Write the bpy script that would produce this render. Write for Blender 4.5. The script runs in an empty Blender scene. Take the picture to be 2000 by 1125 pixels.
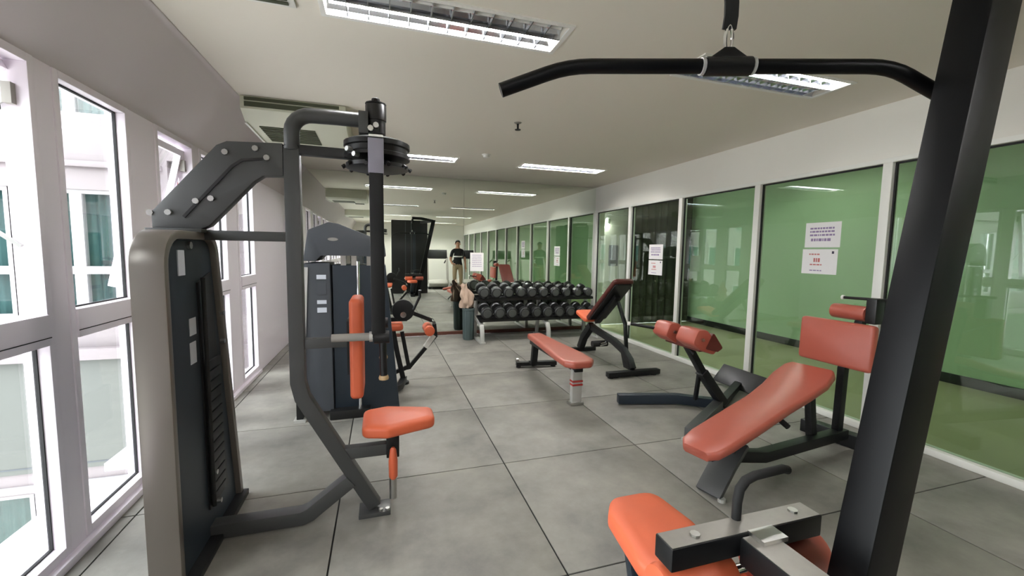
import bpy, bmesh, math, random
from mathutils import Vector as V, Matrix
random.seed(7)
PI = math.pi
scn = bpy.context.scene
COL = scn.collection

# ------------------------------------------------------------ camera, world, exposure
F_PX = 815.9
YAW, PITCH, ROLL = math.radians(17.34), math.radians(5.0), math.radians(.88)
CAM_H = 1.4
fw = V((math.sin(YAW)*math.cos(PITCH), math.cos(YAW)*math.cos(PITCH), -math.sin(PITCH)))
rt = V((math.cos(YAW), -math.sin(YAW), 0)); up = rt.cross(fw)
r2 = rt*math.cos(ROLL)+up*math.sin(ROLL); u2 = -rt*math.sin(ROLL)+up*math.cos(ROLL)
cam = bpy.data.objects.new('camera', bpy.data.cameras.new('camera')); COL.objects.link(cam)
cam.data.sensor_width = 36; cam.data.lens = F_PX*36/2000; cam.data.clip_start = .02
mw = Matrix.Identity(4)
for i in range(3):
    mw[i][0], mw[i][1], mw[i][2] = r2[i], u2[i], -fw[i]
mw.translation = (0, 0, CAM_H); cam.matrix_world = mw
scn.camera = cam

w = bpy.data.worlds.new('overcast_sky'); scn.world = w; w.use_nodes = True
SKY = 2.5
w.node_tree.nodes['Background'].inputs[0].default_value = (.93, .97, 1.0, 1)
w.node_tree.nodes['Background'].inputs[1].default_value = SKY
TUBE = 46.0
scn.view_settings.view_transform = 'Standard'; scn.view_settings.look = 'None'
scn.view_settings.exposure = 2.2; scn.view_settings.gamma = 1
scn.view_settings.use_curve_mapping = False
cy = scn.cycles
cy.max_bounces = 10; cy.diffuse_bounces = 5; cy.glossy_bounces = 6; cy.transparent_max_bounces = 24
cy.transmission_bounces = 6; cy.caustics_reflective = False; cy.caustics_refractive = False
cy.use_denoising = True; cy.sample_clamp_indirect = 6

# ------------------------------------------------------------ materials
def lin(c):
    return tuple(((v/255)/12.92 if v/255 <= .04045 else ((v/255+.055)/1.055)**2.4) for v in c)+(1,)
def mat(name, rgb, rough=.5, metal=0, var=0, vscale=8, bump=0, bscale=200, spec=.5, coat=0, emit=0):
    m = bpy.data.materials.new(name); m.use_nodes = True
    nt = m.node_tree; b = nt.nodes['Principled BSDF']
    b.inputs['Base Color'].default_value = lin(rgb); b.inputs['Roughness'].default_value = rough
    b.inputs['Metallic'].default_value = metal; b.inputs['Specular IOR Level'].default_value = spec
    b.inputs['Coat Weight'].default_value = coat
    tc = nt.nodes.new('ShaderNodeTexCoord')
    if var:
        n = nt.nodes.new('ShaderNodeTexNoise'); n.inputs['Scale'].default_value = vscale; n.inputs['Detail'].default_value = 6
        r = nt.nodes.new('ShaderNodeMix'); r.data_type = 'RGBA'
        c = lin(rgb)
        r.inputs[6].default_value = tuple(max(0, v*(1-var)) for v in c[:3])+(1,)
        r.inputs[7].default_value = tuple(min(1, v*(1+var)) for v in c[:3])+(1,)
        nt.links.new(tc.outputs['Object'], n.inputs['Vector']); nt.links.new(n.outputs['Fac'], r.inputs[0])
        nt.links.new(r.outputs[2], b.inputs['Base Color'])
    if bump:
        n = nt.nodes.new('ShaderNodeTexNoise'); n.inputs['Scale'].default_value = bscale
        bp = nt.nodes.new('ShaderNodeBump'); bp.inputs['Strength'].default_value = bump; bp.inputs['Distance'].default_value = .002
        nt.links.new(tc.outputs['Object'], n.inputs['Vector']); nt.links.new(n.outputs['Fac'], bp.inputs['Height'])
        nt.links.new(bp.outputs['Normal'], b.inputs['Normal'])
    if emit:
        b.inputs['Emission Color'].default_value = (1, .97, .93, 1); b.inputs['Emission Strength'].default_value = emit
    return m
def glassmat(name, tint, ior=1.5):
    m = bpy.data.materials.new(name); m.use_nodes = True; nt = m.node_tree
    for n in list(nt.nodes): nt.nodes.remove(n)
    o = nt.nodes.new('ShaderNodeOutputMaterial'); mx = nt.nodes.new('ShaderNodeMixShader')
    t = nt.nodes.new('ShaderNodeBsdfTransparent'); t.inputs[0].default_value = tint+(1,)
    g = nt.nodes.new('ShaderNodeBsdfGlossy'); g.inputs['Roughness'].default_value = 0.0
    lw = nt.nodes.new('ShaderNodeLayerWeight'); lw.inputs[0].default_value = .5
    pw = nt.nodes.new('ShaderNodeMath'); pw.operation = 'POWER'; pw.inputs[1].default_value = 5
    ma = nt.nodes.new('ShaderNodeMath'); ma.operation = 'MULTIPLY_ADD'; f0 = ((ior-1)/(ior+1))**2
    ma.inputs[1].default_value = 1-f0; ma.inputs[2].default_value = f0
    nt.links.new(lw.outputs['Facing'], pw.inputs[0]); nt.links.new(pw.outputs[0], ma.inputs[0])
    nt.links.new(ma.outputs[0], mx.inputs[0]); nt.links.new(t.outputs[0], mx.inputs[1]); nt.links.new(g.outputs[0], mx.inputs[2])
    nt.links.new(mx.outputs[0], o.inputs[0]); return m
def rubbermat():
    m = mat('rubber_floor', (92, 91, 88), .52, 0, 0, spec=.45)
    nt = m.node_tree; b = nt.nodes['Principled BSDF']; tc = nt.nodes['Texture Coordinate'] if 'Texture Coordinate' in nt.nodes else nt.nodes.new('ShaderNodeTexCoord')
    geo = nt.nodes.new('ShaderNodeNewGeometry')
    n1 = nt.nodes.new('ShaderNodeTexNoise'); n1.inputs['Scale'].default_value = 2.2; n1.inputs['Detail'].default_value = 8; n1.inputs['Roughness'].default_value = .65
    n2 = nt.nodes.new('ShaderNodeTexNoise'); n2.inputs['Scale'].default_value = 9; n2.inputs['Detail'].default_value = 5
    cr = nt.nodes.new('ShaderNodeValToRGB'); cr.color_ramp.elements[0].color = lin((108, 106, 102)); cr.color_ramp.elements[1].color = lin((152, 149, 141))
    cr.color_ramp.elements[0].position = .3; cr.color_ramp.elements[1].position = .72
    c2 = nt.nodes.new('ShaderNodeValToRGB'); c2.color_ramp.elements[0].position = .66; c2.color_ramp.elements[1].position = .8
    c2.color_ramp.elements[1].color = (.22, .22, .22, 1)
    mx = nt.nodes.new('ShaderNodeMix'); mx.data_type = 'RGBA'; mx.inputs[7].default_value = lin((178, 174, 166))
    for n in (n1, n2): nt.links.new(geo.outputs['Position'], n.inputs['Vector'])
    nt.links.new(n1.outputs['Fac'], cr.inputs[0]); nt.links.new(n2.outputs['Fac'], c2.inputs[0])
    nt.links.new(c2.outputs[0], mx.inputs[0]); nt.links.new(cr.outputs[0], mx.inputs[6]); nt.links.new(mx.outputs[2], b.inputs['Base Color'])
    n3 = nt.nodes.new('ShaderNodeTexNoise'); n3.inputs['Scale'].default_value = 400
    bp = nt.nodes.new('ShaderNodeBump'); bp.inputs['Strength'].default_value = .25; bp.inputs['Distance'].default_value = .002
    nt.links.new(geo.outputs['Position'], n3.inputs['Vector']); nt.links.new(n3.outputs['Fac'], bp.inputs['Height']); nt.links.new(bp.outputs['Normal'], b.inputs['Normal'])
    return m
MT = dict(
    rubber=rubbermat(), joint=mat('floor_joint', (28, 28, 28), .9),
    ceil=mat('ceiling_paint', (232, 227, 214), .85, var=.02, vscale=1.5),
    wall=mat('wall_paint', (236, 234, 226), .8, var=.02, vscale=1.2),
    header=mat('window_wall_paint', (222, 214, 216), .7, var=.02, vscale=1.5),
    alu=mat('white_aluminium', (242, 234, 243), .35),
    white=mat('white_enamel', (236, 236, 230), .4),
    gasket=mat('rubber_gasket', (24, 24, 26), .7),
    glass=glassmat('clear_glass', (.98, .99, .985)),
    green_glass=glassmat('green_glass', (.86, .95, .87), 1.8),
    mirror=mat('mirror_silver', (240, 246, 238), .0, 1),
    frame_lt=mat('satin_grey_powder_coat', (118, 112, 105), .3, .35, bump=.05, bscale=500), frame=mat('charcoal_powder_coat', (72, 73, 73), .38, .25, bump=.12, bscale=600),
    frame_dk=mat('black_powder_coat', (17, 18, 20), .45, .2, bump=.1, bscale=600),
    post=mat('deep_black_powder_coat', (9, 10, 12), .42, .1, spec=.22), top_sheen=mat('pale_top_sheen', (150, 146, 140), .35, .5, var=.12, vscale=30), sleeve=mat('lilac_grey_sheen', (150, 148, 162), .35, .2), navy=mat('dark_blue_grey_panel', (34, 43, 52), .42, .1),
    grey=mat('grey_plastic_panel', (66, 70, 76), .45),
    black=mat('black_plastic', (14, 14, 15), .4),
    steel=mat('brushed_steel', (190, 190, 186), .28, 1),
    chrome=mat('chrome', (225, 225, 225), .12, 1),
    silver=mat('silver_paint', (196, 196, 192), .35, .4),
    orange=mat('orange_vinyl', (218, 104, 68), .45, var=.05, vscale=14, bump=.15, bscale=350),
    brown=mat('terracotta_vinyl', (172, 88, 72), .36, var=.05, vscale=14, bump=.15, bscale=350),
    brown_dk=mat('dark_oxblood_vinyl', (92, 42, 36), .4),
    grip=mat('grey_rubber_grip', (150, 146, 140), .7),
    tan=mat('tan_end_ring', (190, 160, 120), .4),
    paper=mat('white_paper', (238, 236, 236), .8), ink=mat('violet_ink', (150, 132, 170), .8), inkred=mat('red_ink', (200, 120, 118), .8), inkdk=mat('dark_ink', (70, 66, 84), .8),
    sticker=mat('white_sticker', (200, 205, 215), .5),
    sgreen=mat('studio_wall_paint', (180, 202, 168), .8, var=.03, vscale=.8), sfloor=mat('studio_floor_vinyl', (186, 178, 146), .4, var=.06, vscale=3),
    sceil=mat('studio_ceiling_paint', (170, 180, 160), .9),
    sdark=mat('dark_skirting', (22, 24, 22), .5), curtain=mat('dark_olive_curtain', (62, 64, 50), .9), greywall=mat('grey_plaster', (170, 168, 160), .85),
    brownstrip=mat('brown_wood_strip', (88, 50, 38), .5, var=.2, vscale=10),
    tube_dim=mat('dimmed_fluorescent_tube', (255, 255, 255), .4, emit=TUBE*.4), tube=mat('fluorescent_tube', (255, 255, 255), .4, emit=TUBE), refl=mat('satin_reflector', (215, 218, 225), .15, 1),  # dim tubes: output turned down to darken the right-hand floor
    bin=mat('grey_green_bin', (74, 88, 88), .5), cloth=mat('beige_cloth', (188, 164, 146), .9, var=.15, vscale=20),
    paving=mat('pale_paving', (206, 204, 198), .85, var=.04, vscale=1), fwhite=mat('facade_white_paint', (146, 144, 146), .6), facade=mat('white_facade_render', (118, 111, 113), .85, var=.02, vscale=1), conc=mat('grey_render', (84, 86, 83), .85, var=.05, vscale=1.4),
    teal=mat('teal_curtain', (24, 60, 60), .8, var=.12, vscale=6), brick=mat('brick_red_louvre', (104, 60, 58), .8, var=.2, vscale=10),
    acw=mat('air_conditioner_white', (206, 208, 190), .5), acd=mat('air_conditioner_grille', (68, 74, 54), .6),
    skin=mat('skin', (198, 150, 122), .5), shirt=mat('black_shirt', (22, 22, 24), .85), khaki=mat('khaki_trousers', (176, 156, 126), .85), hair=mat('black_hair', (16, 14, 13), .6),
    shoe=mat('dark_shoe', (40, 38, 38), .6), red=mat('red_stripe', (170, 50, 44), .5),
    knob=mat('dark_rubber', (20, 20, 20), .75), db=mat('black_dumbbell_rubber', (20, 21, 22), .42), dbcap=mat('dumbbell_end_cap', (92, 95, 93), .4, .4),
    tread=mat('treadmill_grey', (176, 172, 164), .5),
)

# ------------------------------------------------------------ geometry helpers (everything authored in world metres)
def newbm(): return bmesh.new()
def hull8(bm, c):
    vs = [bm.verts.new(p) for p in c]
    for f in ((0, 3, 2, 1), (4, 5, 6, 7), (0, 1, 5, 4), (1, 2, 6, 5), (2, 3, 7, 6), (3, 0, 4, 7)):
        bm.faces.new([vs[i] for i in f])
    return bm
def box(x0, x1, y0, y1, z0, z1, bm=None):
    bm = bm or newbm()
    x0, x1 = min(x0, x1), max(x0, x1); y0, y1 = min(y0, y1), max(y0, y1); z0, z1 = min(z0, z1), max(z0, z1)
    return hull8(bm, [(x0, y0, z0), (x1, y0, z0), (x1, y1, z0), (x0, y1, z0), (x0, y0, z1), (x1, y0, z1), (x1, y1, z1), (x0, y1, z1)])
def frames(pts, upv):
    out = []; n = len(pts)
    for i, p in enumerate(pts):
        d1 = (pts[i]-pts[i-1]).normalized() if i else (pts[1]-pts[0]).normalized()
        d2 = (pts[i+1]-pts[i]).normalized() if i < n-1 else d1
        t = (d1+d2).normalized(); k = 1/max(.3, t.dot(d1))
        s = t.cross(upv)
        if s.length < 1e-4: s = t.cross(V((1, 0, 0)))
        s.normalize(); u = s.cross(t).normalized()
        out.append((p, s, u, t, k))
    return out
def sweep(pts, prof, upv=(0, 0, 1), bm=None, closed_prof=True):
    """prof: list of (a, b) offsets along side and up"""
    bm = bm or newbm(); pts = [V(p) for p in pts]; upv = V(upv)
    rings = []
    for p, s, u, t, k in frames(pts, upv):
        rings.append([bm.verts.new(p+s*a+u*b*k) for a, b in prof])
    n = len(prof)
    for r, q in zip(rings, rings[1:]):
        for i in range(n):
            bm.faces.new((r[i], r[(i+1) % n], q[(i+1) % n], q[i]))
    bm.faces.new(rings[0][::-1]); bm.faces.new(rings[-1])
    return bm
def beam(pts, w, h, upv=(0, 0, 1), bm=None):
    return sweep(pts, [(-w/2, -h/2), (w/2, -h/2), (w/2, h/2), (-w/2, h/2)], upv, bm)
def tube(pts, r, n=12, upv=(0.013, 0.02, 1), bm=None):
    return sweep(pts, [(r*math.cos(2*PI*i/n), r*math.sin(2*PI*i/n)) for i in range(n)], upv, bm)
def cyl(p, q, r, n=16, bm=None): return tube([p, q], r, n, bm=bm)
def lathe(prof, c, n=20, bm=None):
    """prof (radius, z) from bottom to top round a vertical axis at c"""
    bm = bm or newbm(); rings = []
    for r, z in prof:
        rings.append([bm.verts.new((c[0]+r*math.cos(2*PI*i/n), c[1]+r*math.sin(2*PI*i/n), c[2]+z)) for i in range(n)])
    for a, b in zip(rings, rings[1:]):
        for i in range(n): bm.faces.new((a[i], a[(i+1) % n], b[(i+1) % n], b[i]))
    bm.faces.new(rings[0][::-1]); bm.faces.new(rings[-1]); return bm
def prism(poly, axis, a, b, bm=None):
    """2D polygon extruded along an axis; axis 'x': (y,z), 'y': (x,z), 'z': (x,y)"""
    bm = bm or newbm()
    f = {'x': lambda p, t: (t, p[0], p[1]), 'y': lambda p, t: (p[0], t, p[1]), 'z': lambda p, t: (p[0], p[1], t)}[axis]
    A = [bm.verts.new(f(p, a)) for p in poly]; B = [bm.verts.new(f(p, b)) for p in poly]; n = len(poly)
    bm.faces.new(A[::-1]); bm.faces.new(B)
    for i in range(n): bm.faces.new((A[i], A[(i+1) % n], B[(i+1) % n], B[i]))
    bmesh.ops.recalc_face_normals(bm, faces=bm.faces); return bm
def ring_prism(outer, inner, axis, a, b):
    """band between two open polylines of the same length"""
    bm = newbm(); f = {'x': lambda p, t: (t, p[0], p[1]), 'y': lambda p, t: (p[0], t, p[1])}[axis]
    O = [[bm.verts.new(f(p, t)) for p in outer] for t in (a, b)]; I = [[bm.verts.new(f(p, t)) for p in inner] for t in (a, b)]
    for i in range(len(outer)-1):
        for k in (0, 1): bm.faces.new((O[k][i], O[k][i+1], I[k][i+1], I[k][i]))
        bm.faces.new((O[0][i], O[0][i+1], O[1][i+1], O[1][i])); bm.faces.new((I[0][i], I[0][i+1], I[1][i+1], I[1][i]))
    for i in (0, -1): bm.faces.new((O[0][i], O[1][i], I[1][i], I[0][i]))
    bmesh.ops.recalc_face_normals(bm, faces=bm.faces); return bm
def fillet(poly, r, n=5):
    out = []; m = len(poly); rs = r if isinstance(r, (list, tuple)) else [r]*m
    for i in range(m):
        p = V(poly[i]).to_2d() if len(poly[i]) > 2 else V(poly[i]); a = V(poly[i-1])-p; b = V(poly[(i+1) % m])-p
        la, lb = a.length, b.length; a.normalize(); b.normalize()
        ang = a.angle(b); d = min(rs[i]/math.tan(ang/2), la*.49, lb*.49)
        p0, p1 = p+a*d, p+b*d
        for k in range(n+1):
            t = k/n; q = p0*(1-t)**2+p*2*t*(1-t)+p1*t*t; out.append((q.x, q.y))
    return out
def rrect(x0, x1, y0, y1, r): return fillet([(x0, y0), (x1, y0), (x1, y1), (x0, y1)], r)
def pad(outline, t, r, mtx=Matrix.Identity(4), bm=None, crown=0):
    """upholstered cushion: outline in local xy, thickness along local z, soft edge radius r"""
    bm = bm or newbm(); n = len(outline); P = [V(p) for p in outline]
    ar = sum(P[i].x*P[(i+1) % n].y-P[(i+1) % n].x*P[i].y for i in range(n))
    if ar < 0: P.reverse()
    nr = []
    for i in range(n):
        e = (P[(i+1) % n]-P[i-1]).normalized(); nr.append(V((e.y, -e.x)))
    prof = [(r*(1-math.sin(a)), r*(1-math.cos(a))) for a in (0.25, .8, 1.2, PI/2)]
    lv = [(i, z) for i, z in prof]+[(i, t-z) for i, z in reversed(prof)]
    lv.append((r+min(.03, r), t+crown))
    rings = [[bm.verts.new(mtx @ V(((P[k]-nr[k]*ins).x, (P[k]-nr[k]*ins).y, z))) for k in range(n)] for ins, z in lv]
    for a, b in zip(rings, rings[1:]):
        for i in range(n): bm.faces.new((a[i], a[(i+1) % n], b[(i+1) % n], b[i]))
    bm.faces.new(rings[0][::-1]); bm.faces.new(rings[-1]); return bm
def fr(o, x, y):
    """matrix with local x, y axes (z = cross) at origin o"""
    x = V(x).normalized(); y = V(y); z = x.cross(y).normalized(); y = z.cross(x)
    m = Matrix.Identity(4)
    for i in range(3): m[i][0], m[i][1], m[i][2], m[i][3] = x[i], y[i], z[i], o[i]
    return m
def loftpad(path, widths, t, side, r=.02):
    """long cushion following a path; path points are the top centre line"""
    bm = newbm(); rings = []; pts = [V(p) for p in path]; side = V(side).normalized()
    for (p, s, u, tt, k), wd in zip(frames(pts, side.cross((pts[-1]-pts[0]).normalized()) if False else V((0, 0, 1))), widths):
        nrm = side.cross(tt).normalized()
        if nrm.z < 0: nrm = -nrm
        h = wd/2; ring = []
        for a, b in ((-h+r, 0), (-h+.3*r, -.3*r), (-h, -r), (-h, -t+r*.6), (-h+r*.6, -t), (h-r*.6, -t), (h, -t+r*.6), (h, -r), (h-.3*r, -.3*r), (h-r, 0)):
            ring.append(bm.verts.new(p+side*a+nrm*b))
        rings.append(ring)
    n = 10
    for a, b in zip(rings, rings[1:]):
        for i in range(n): bm.faces.new((a[i], a[(i+1) % n], b[(i+1) % n], b[i]))
    bm.faces.new(rings[0][::-1]); bm.faces.new(rings[-1]); bmesh.ops.recalc_face_normals(bm, faces=bm.faces); return bm

BASE = {}
def setprops(o, label=None, cat=None, group=None, kind=None):
    if label: o['label'] = label
    if cat: o['category'] = cat
    if group: o['group'] = group
    if kind: o['kind'] = kind
    return o
def mesh_of(name, bm, m, loc=(0, 0, 0), smooth=.6, bevel=0):
    bmesh.ops.translate(bm, verts=bm.verts, vec=-V(loc))
    if bevel:
        es = [e for e in bm.edges if len(e.link_faces) == 2 and e.calc_face_angle(0) > .5]
        bmesh.ops.bevel(bm, geom=es, offset=bevel, segments=2, affect='EDGES', profile=.6, clamp_overlap=True)
    bmesh.ops.recalc_face_normals(bm, faces=bm.faces)
    me = bpy.data.meshes.new(name); bm.to_mesh(me); bm.free()
    for x in (m if isinstance(m, list) else [m]): me.materials.append(MT[x] if isinstance(x, str) else x)
    if smooth:
        me.polygons.foreach_set('use_smooth', [True]*len(me.polygons)); me.set_sharp_from_angle(angle=smooth)
    return me
def thing(name, label, cat, loc, group=None):
    o = bpy.data.objects.new(name, None); COL.objects.link(o); o.location = loc; o.empty_display_size = .1
    BASE[o.name] = V(loc); return setprops(o, label, cat, group)
def part(name, bm, m, parent, bevel=0, label=None, smooth=.6):
    loc = BASE[parent.name]; o = bpy.data.objects.new(name, mesh_of(name, bm, m, loc, smooth, bevel)); COL.objects.link(o)
    o.parent = parent; BASE[o.name] = loc
    if label: o['label'] = label
    return o
def single(name, bm, m, label, cat, loc, group=None, bevel=0):
    o = bpy.data.objects.new(name, mesh_of(name, bm, m, loc, .6, bevel)); COL.objects.link(o); o.location = loc
    BASE[o.name] = V(loc); return setprops(o, label, cat, group)
def struct(name, bm=None, m=None, loc=(0, 0, 0), bevel=0):
    if bm is None: o = bpy.data.objects.new(name, None)
    else: o = bpy.data.objects.new(name, mesh_of(name, bm, m, loc, .6, bevel))
    COL.objects.link(o); o.location = loc; BASE[o.name] = V(loc); o['kind'] = 'structure'; return o
def copy_tree(o, loc=None, parent=None):
    c = o.copy(); COL.objects.link(c); c.parent = parent
    if loc is not None: c.location = loc
    for ch in list(o.children): copy_tree(ch, None, c)
    return c
def bolts(parent, pts, d, r=.011, m='steel', name='bolt'):
    d = V(d)
    for p in pts: part(name, cyl(V(p), V(p)+d, r, 8), m, parent)

# ------------------------------------------------------------ room shell
XL, XR, YB, YF, ZC = -1.33, 3.72, 6.9, -6.0, 2.57
HEAD = 2.15
fl = struct('floor', box(XL-.1, XR+.05, YF, YB, -.12, -.006), 'joint')
xs = [XL]+[-.24+k-1 for k in range(0, 10) if XL < -.24+k-1 < XR]+[XR]
ys = [YF]+[.55+k-6 for k in range(0, 14) if YF < .55+k-6 < YB-.02]+[YB-.02]
tmesh = {}
for a, b in zip(xs, xs[1:]):
    for c, d in zip(ys, ys[1:]):
        key = (round(b-a, 3), round(d-c, 3))
        if key not in tmesh:
            tmesh[key] = mesh_of('rubber_tile', box(.004, key[0]-.004, .004, key[1]-.004, -.006, 0), 'rubber', bevel=.0015)
        t = bpy.data.objects.new('rubber_tile', tmesh[key]); COL.objects.link(t); t.parent = fl; t.location = (a, c, random.uniform(-.0008, 0))
struct('ceiling', box(XL-.3, XR+.12, YF, YB+.1, ZC, ZC+.1), 'ceil')

# window bays on the left: pairs of tall windows between wide piers
bays = []
for k in range(-4, 3):
    o = 1.68+1.5*k
    for y0 in (o, o+.66):
        if y0 > YF+.3 and y0+.56 < 5.3: bays.append((y0, y0+.56))
bm = newbm()
ZS = .05
edges = [YF]+[v for b in bays for v in b]+[YB]
for i in range(0, len(edges), 2): box(XL-.10, XL, edges[i], edges[i+1], 0, HEAD, bm)
for b in bays: box(XL-.10, XL, b[0], b[1], 0, ZS, bm)
struct('wall_left', bm, 'alu')
# header above the windows leans into the room up to the ceiling
struct('trim_1', prism(fillet([(XL-.1, HEAD), (XL, HEAD), (XL+.27, ZC-.02), (XL+.30, ZC), (XL-.1, ZC)], [0.001, .004, .05, .05, .001], 4), 'y', YF, YB), 'header')
struct('trim_2', box(XL-.005, XL+.03, YF, 5.25, 0, ZS-.012), 'alu', bevel=.006)
for n, (y0, y1) in enumerate(bays):
    wn = struct('window_%d' % (n+1), None, None, (XL, (y0+y1)/2, ZS))
    opened = (n % 4 in (0,))  # hinged sash standing open
    f = .035; xo, xi = XL-.085, XL+.006
    tr0, tr1 = .98, 1.11
    part('frame', box(xo, xi, y0, y0+f, ZS, HEAD), 'alu', wn, .004); part('frame', box(xo, xi, y1-f, y1, ZS, HEAD), 'alu', wn, .004)
    part('frame', box(xo, xi, y0+f, y1-f, HEAD-f, HEAD), 'alu', wn, .004); part('frame', box(xo, xi, y0+f, y1-f, ZS, ZS+f), 'alu', wn, .004)
    tr = part('transom', box(xo, xi+.008, y0-.001+f, y1+.001-f, tr0, tr1), 'alu', wn, .005)
    part('transom_groove', box(xi+.002, xi+.0095, y0+f, y1-f, 1.012, 1.016), 'gasket', tr)
    isopen = n in [i for i, b in enumerate(bays) if abs(b[0]-1.68) < .01 or abs(b[0]-3.18) < .01]
    for z0, z1, up_ in ((ZS+f, tr0, 0), (tr1, HEAD-f, 1)):
        a, b = y0+f, y1-f
        if up_ and isopen:
            ang = math.radians(66 if y0 < 2 else 13); hz = z1-.02; L = z1-z0-.03
            R_ = Matrix.Translation((XL-.06, 0, hz)) @ Matrix.Rotation(ang, 4, 'Y')
            sb = newbm(); s = .04
            for q in ((a, a+s, -L, 0), (b-s, b, -L, 0), (a+s, b-s, -s, 0), (a+s, b-s, -L, -L+s)): box(-.02, .02, q[0], q[1], q[2], q[3], sb)
            bmesh.ops.transform(sb, matrix=R_, verts=sb.verts); sa = part('open_sash', sb, 'alu', wn)
            g = box(-.003, .003, a+s, b-s, -L+s, -s); bmesh.ops.transform(g, matrix=R_, verts=g.verts); part('pane', g, 'glass', sa)
            for yy in (a+.012, b-.012):
                e = R_ @ V((0, yy, -L*.62)); part('stay_arm', beam([(XL-.05, yy, z0+.28), e], .014, .01, (0, 1, 0)), 'steel', wn)
                if y0 < 2: part('stay_arm', beam([(XL-.05, yy, z1-.14), (XL-.05-.3, yy, z1-.42)], .014, .01, (0, 1, 0)), 'steel', wn)
                part('stay_bracket', box(XL-.065, XL-.035, yy-.012, yy+.012, z1-.17, z1-.09), 'grip', wn)
        else:
            x = XL-.045
            part('pane', box(x-.003, x+.003, a, b, z0, z1), 'glass', wn)
            gk = newbm()
            for q in ((a, a+.006, z0, z1), (b-.006, b, z0, z1), (a, b, z0, z0+.006), (a, b, z1-.006, z1)): box(x-.006, x+.008, *q, gk)
            part('gasket', gk, 'gasket', wn)
    part('outer_sill', box(XL-.34, XL-.101, y0-.04, y1+.04, ZS-.06, ZS-.01), 'alu', wn)

# mirror wall
struct('wall_back', box(XL-.1, XR+.2, YB, YB+.12, 0, ZC), 'wall')
mi = thing('wall_mirror', 'full-height mirror in two sheets covering the end wall', 'mirror', (1.2, YB-.01, 0))
for x0, x1 in ((XL+.01, 1.298), (1.302, XR-.005)): part('mirror_sheet', box(x0, x1, YB-.012, YB-.002, .055, ZC-.004), 'mirror', mi)
part('base_strip', box(XL+.01, XR-.005, YB-.03, YB-.002, .0, .055), 'brownstrip', mi, .003)
struct('wall_front', box(XL-.1, XR+.2, YF-.12, YF, 0, ZC), 'wall')

# glass partition on the right
wr = struct('wall_right', box(XR, XR+.1, YF, YB, HEAD, ZC), 'wall')
part('track', box(XR-.02, XR+.07, YF, YB, 0, .05), 'white', wr, .004)
part('head_rail', box(XR-.012, XR+.07, YF, YB, HEAD-.03, HEAD+.005), 'white', wr, .003)
mul = [2.27+1.165*k for k in range(-7, 4)]
for y in mul+[YB-.04]: part('mullion', box(XR-.012, XR+.07, y-.033, y+.033, .05, HEAD-.03), 'white', wr, .003)
ee = [YF]+mul+[YB-.04]
for a, b in zip(ee, ee[1:]):
    part('pane', box(XR+.026, XR+.034, a+.03, b-.03, .05, HEAD-.03), 'green_glass', wr)
    g = newbm()
    for q in ((a+.033, a+.045, .05, HEAD-.03), (b-.045, b-.033, .05, HEAD-.03)): box(XR+.02, XR+.04, *q, g)
    box(XR+.02, XR+.04, a+.033, b-.033, HEAD-.042, HEAD-.03, g)
    part('gasket', g, 'gasket', wr)

# studio behind the glass
SX, SY = 6.1, 7.2
struct('floor_studio', box(XR+.05, SX+.1, YF, SY, -.12, -.001), 'sfloor')
struct('wall_studio', box(SX, SX+.1, YF, SY, 0, 2.7), 'sgreen')
struct('wall_studio_end', box(XR+.2, SX, SY, SY+.1, 0, 2.7), 'greywall')
struct('wall_studio_near', box(XR+.2, SX, YF-.1, YF, 0, 2.7), 'sgreen')
struct('ceiling_studio', box(XR+.1, SX+.1, YF, SY+.1, 2.7, 2.8), 'sceil')
struct('baseboard_studio', box(SX-.02, SX, YF, SY, 0, .11), 'sdark', bevel=.003)
cp = []
for i in range(61):
    cp.append((4.55+i*.0245, SY-.10+.035*math.sin(i*1.05)+.012*math.sin(i*2.7)))
cb = newbm(); 
rows = [[cb.verts.new((x, y, z)) for x, y in cp] for z in (.03, 2.55)]; rows2 = [[cb.verts.new((x, y+.012, z)) for x, y in cp] for z in (.03, 2.55)]
for i in range(60):
    cb.faces.new((rows[0][i], rows[0][i+1], rows[1][i+1], rows[1][i])); cb.faces.new((rows2[0][i+1], rows2[0][i], rows2[1][i], rows2[1][i+1]))
cu = thing('studio_curtain', 'dark olive pleated curtain in the room behind the glass partition', 'curtain', (5.3, SY-.1, 0))
part('curtain_cloth', cb, 'curtain', cu, smooth=1.2); part('curtain_rail', cyl((4.5, SY-.1, 2.57), (6.05, SY-.1, 2.57), .012), 'steel', cu)
wl = thing('wall_lamp', 'small white wall downlight on the grey wall behind the glass', 'lamp', (4.12, SY-.06, 1.98))
part('lamp_body', lathe([(.03, 0), (.045, .03), (.045, .1), (.02, .12)], (4.12, SY-.07, 1.95), 14), 'white', wl)
part('lamp_bracket', box(4.1, 4.14, SY-.04, SY, 2.0, 2.04), 'white', wl)
part('lamp_bulb', lathe([(.012, 0), (.025, .01), (.02, .02)], (4.12, SY-.07, 1.93), 10), mat('warm_bulb', (255, 240, 220), .4, emit=60), wl)
part('wall_notice', box(4.2, 4.4, SY-.008, SY, 1.15, 1.55), 'grey', wl)

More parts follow.
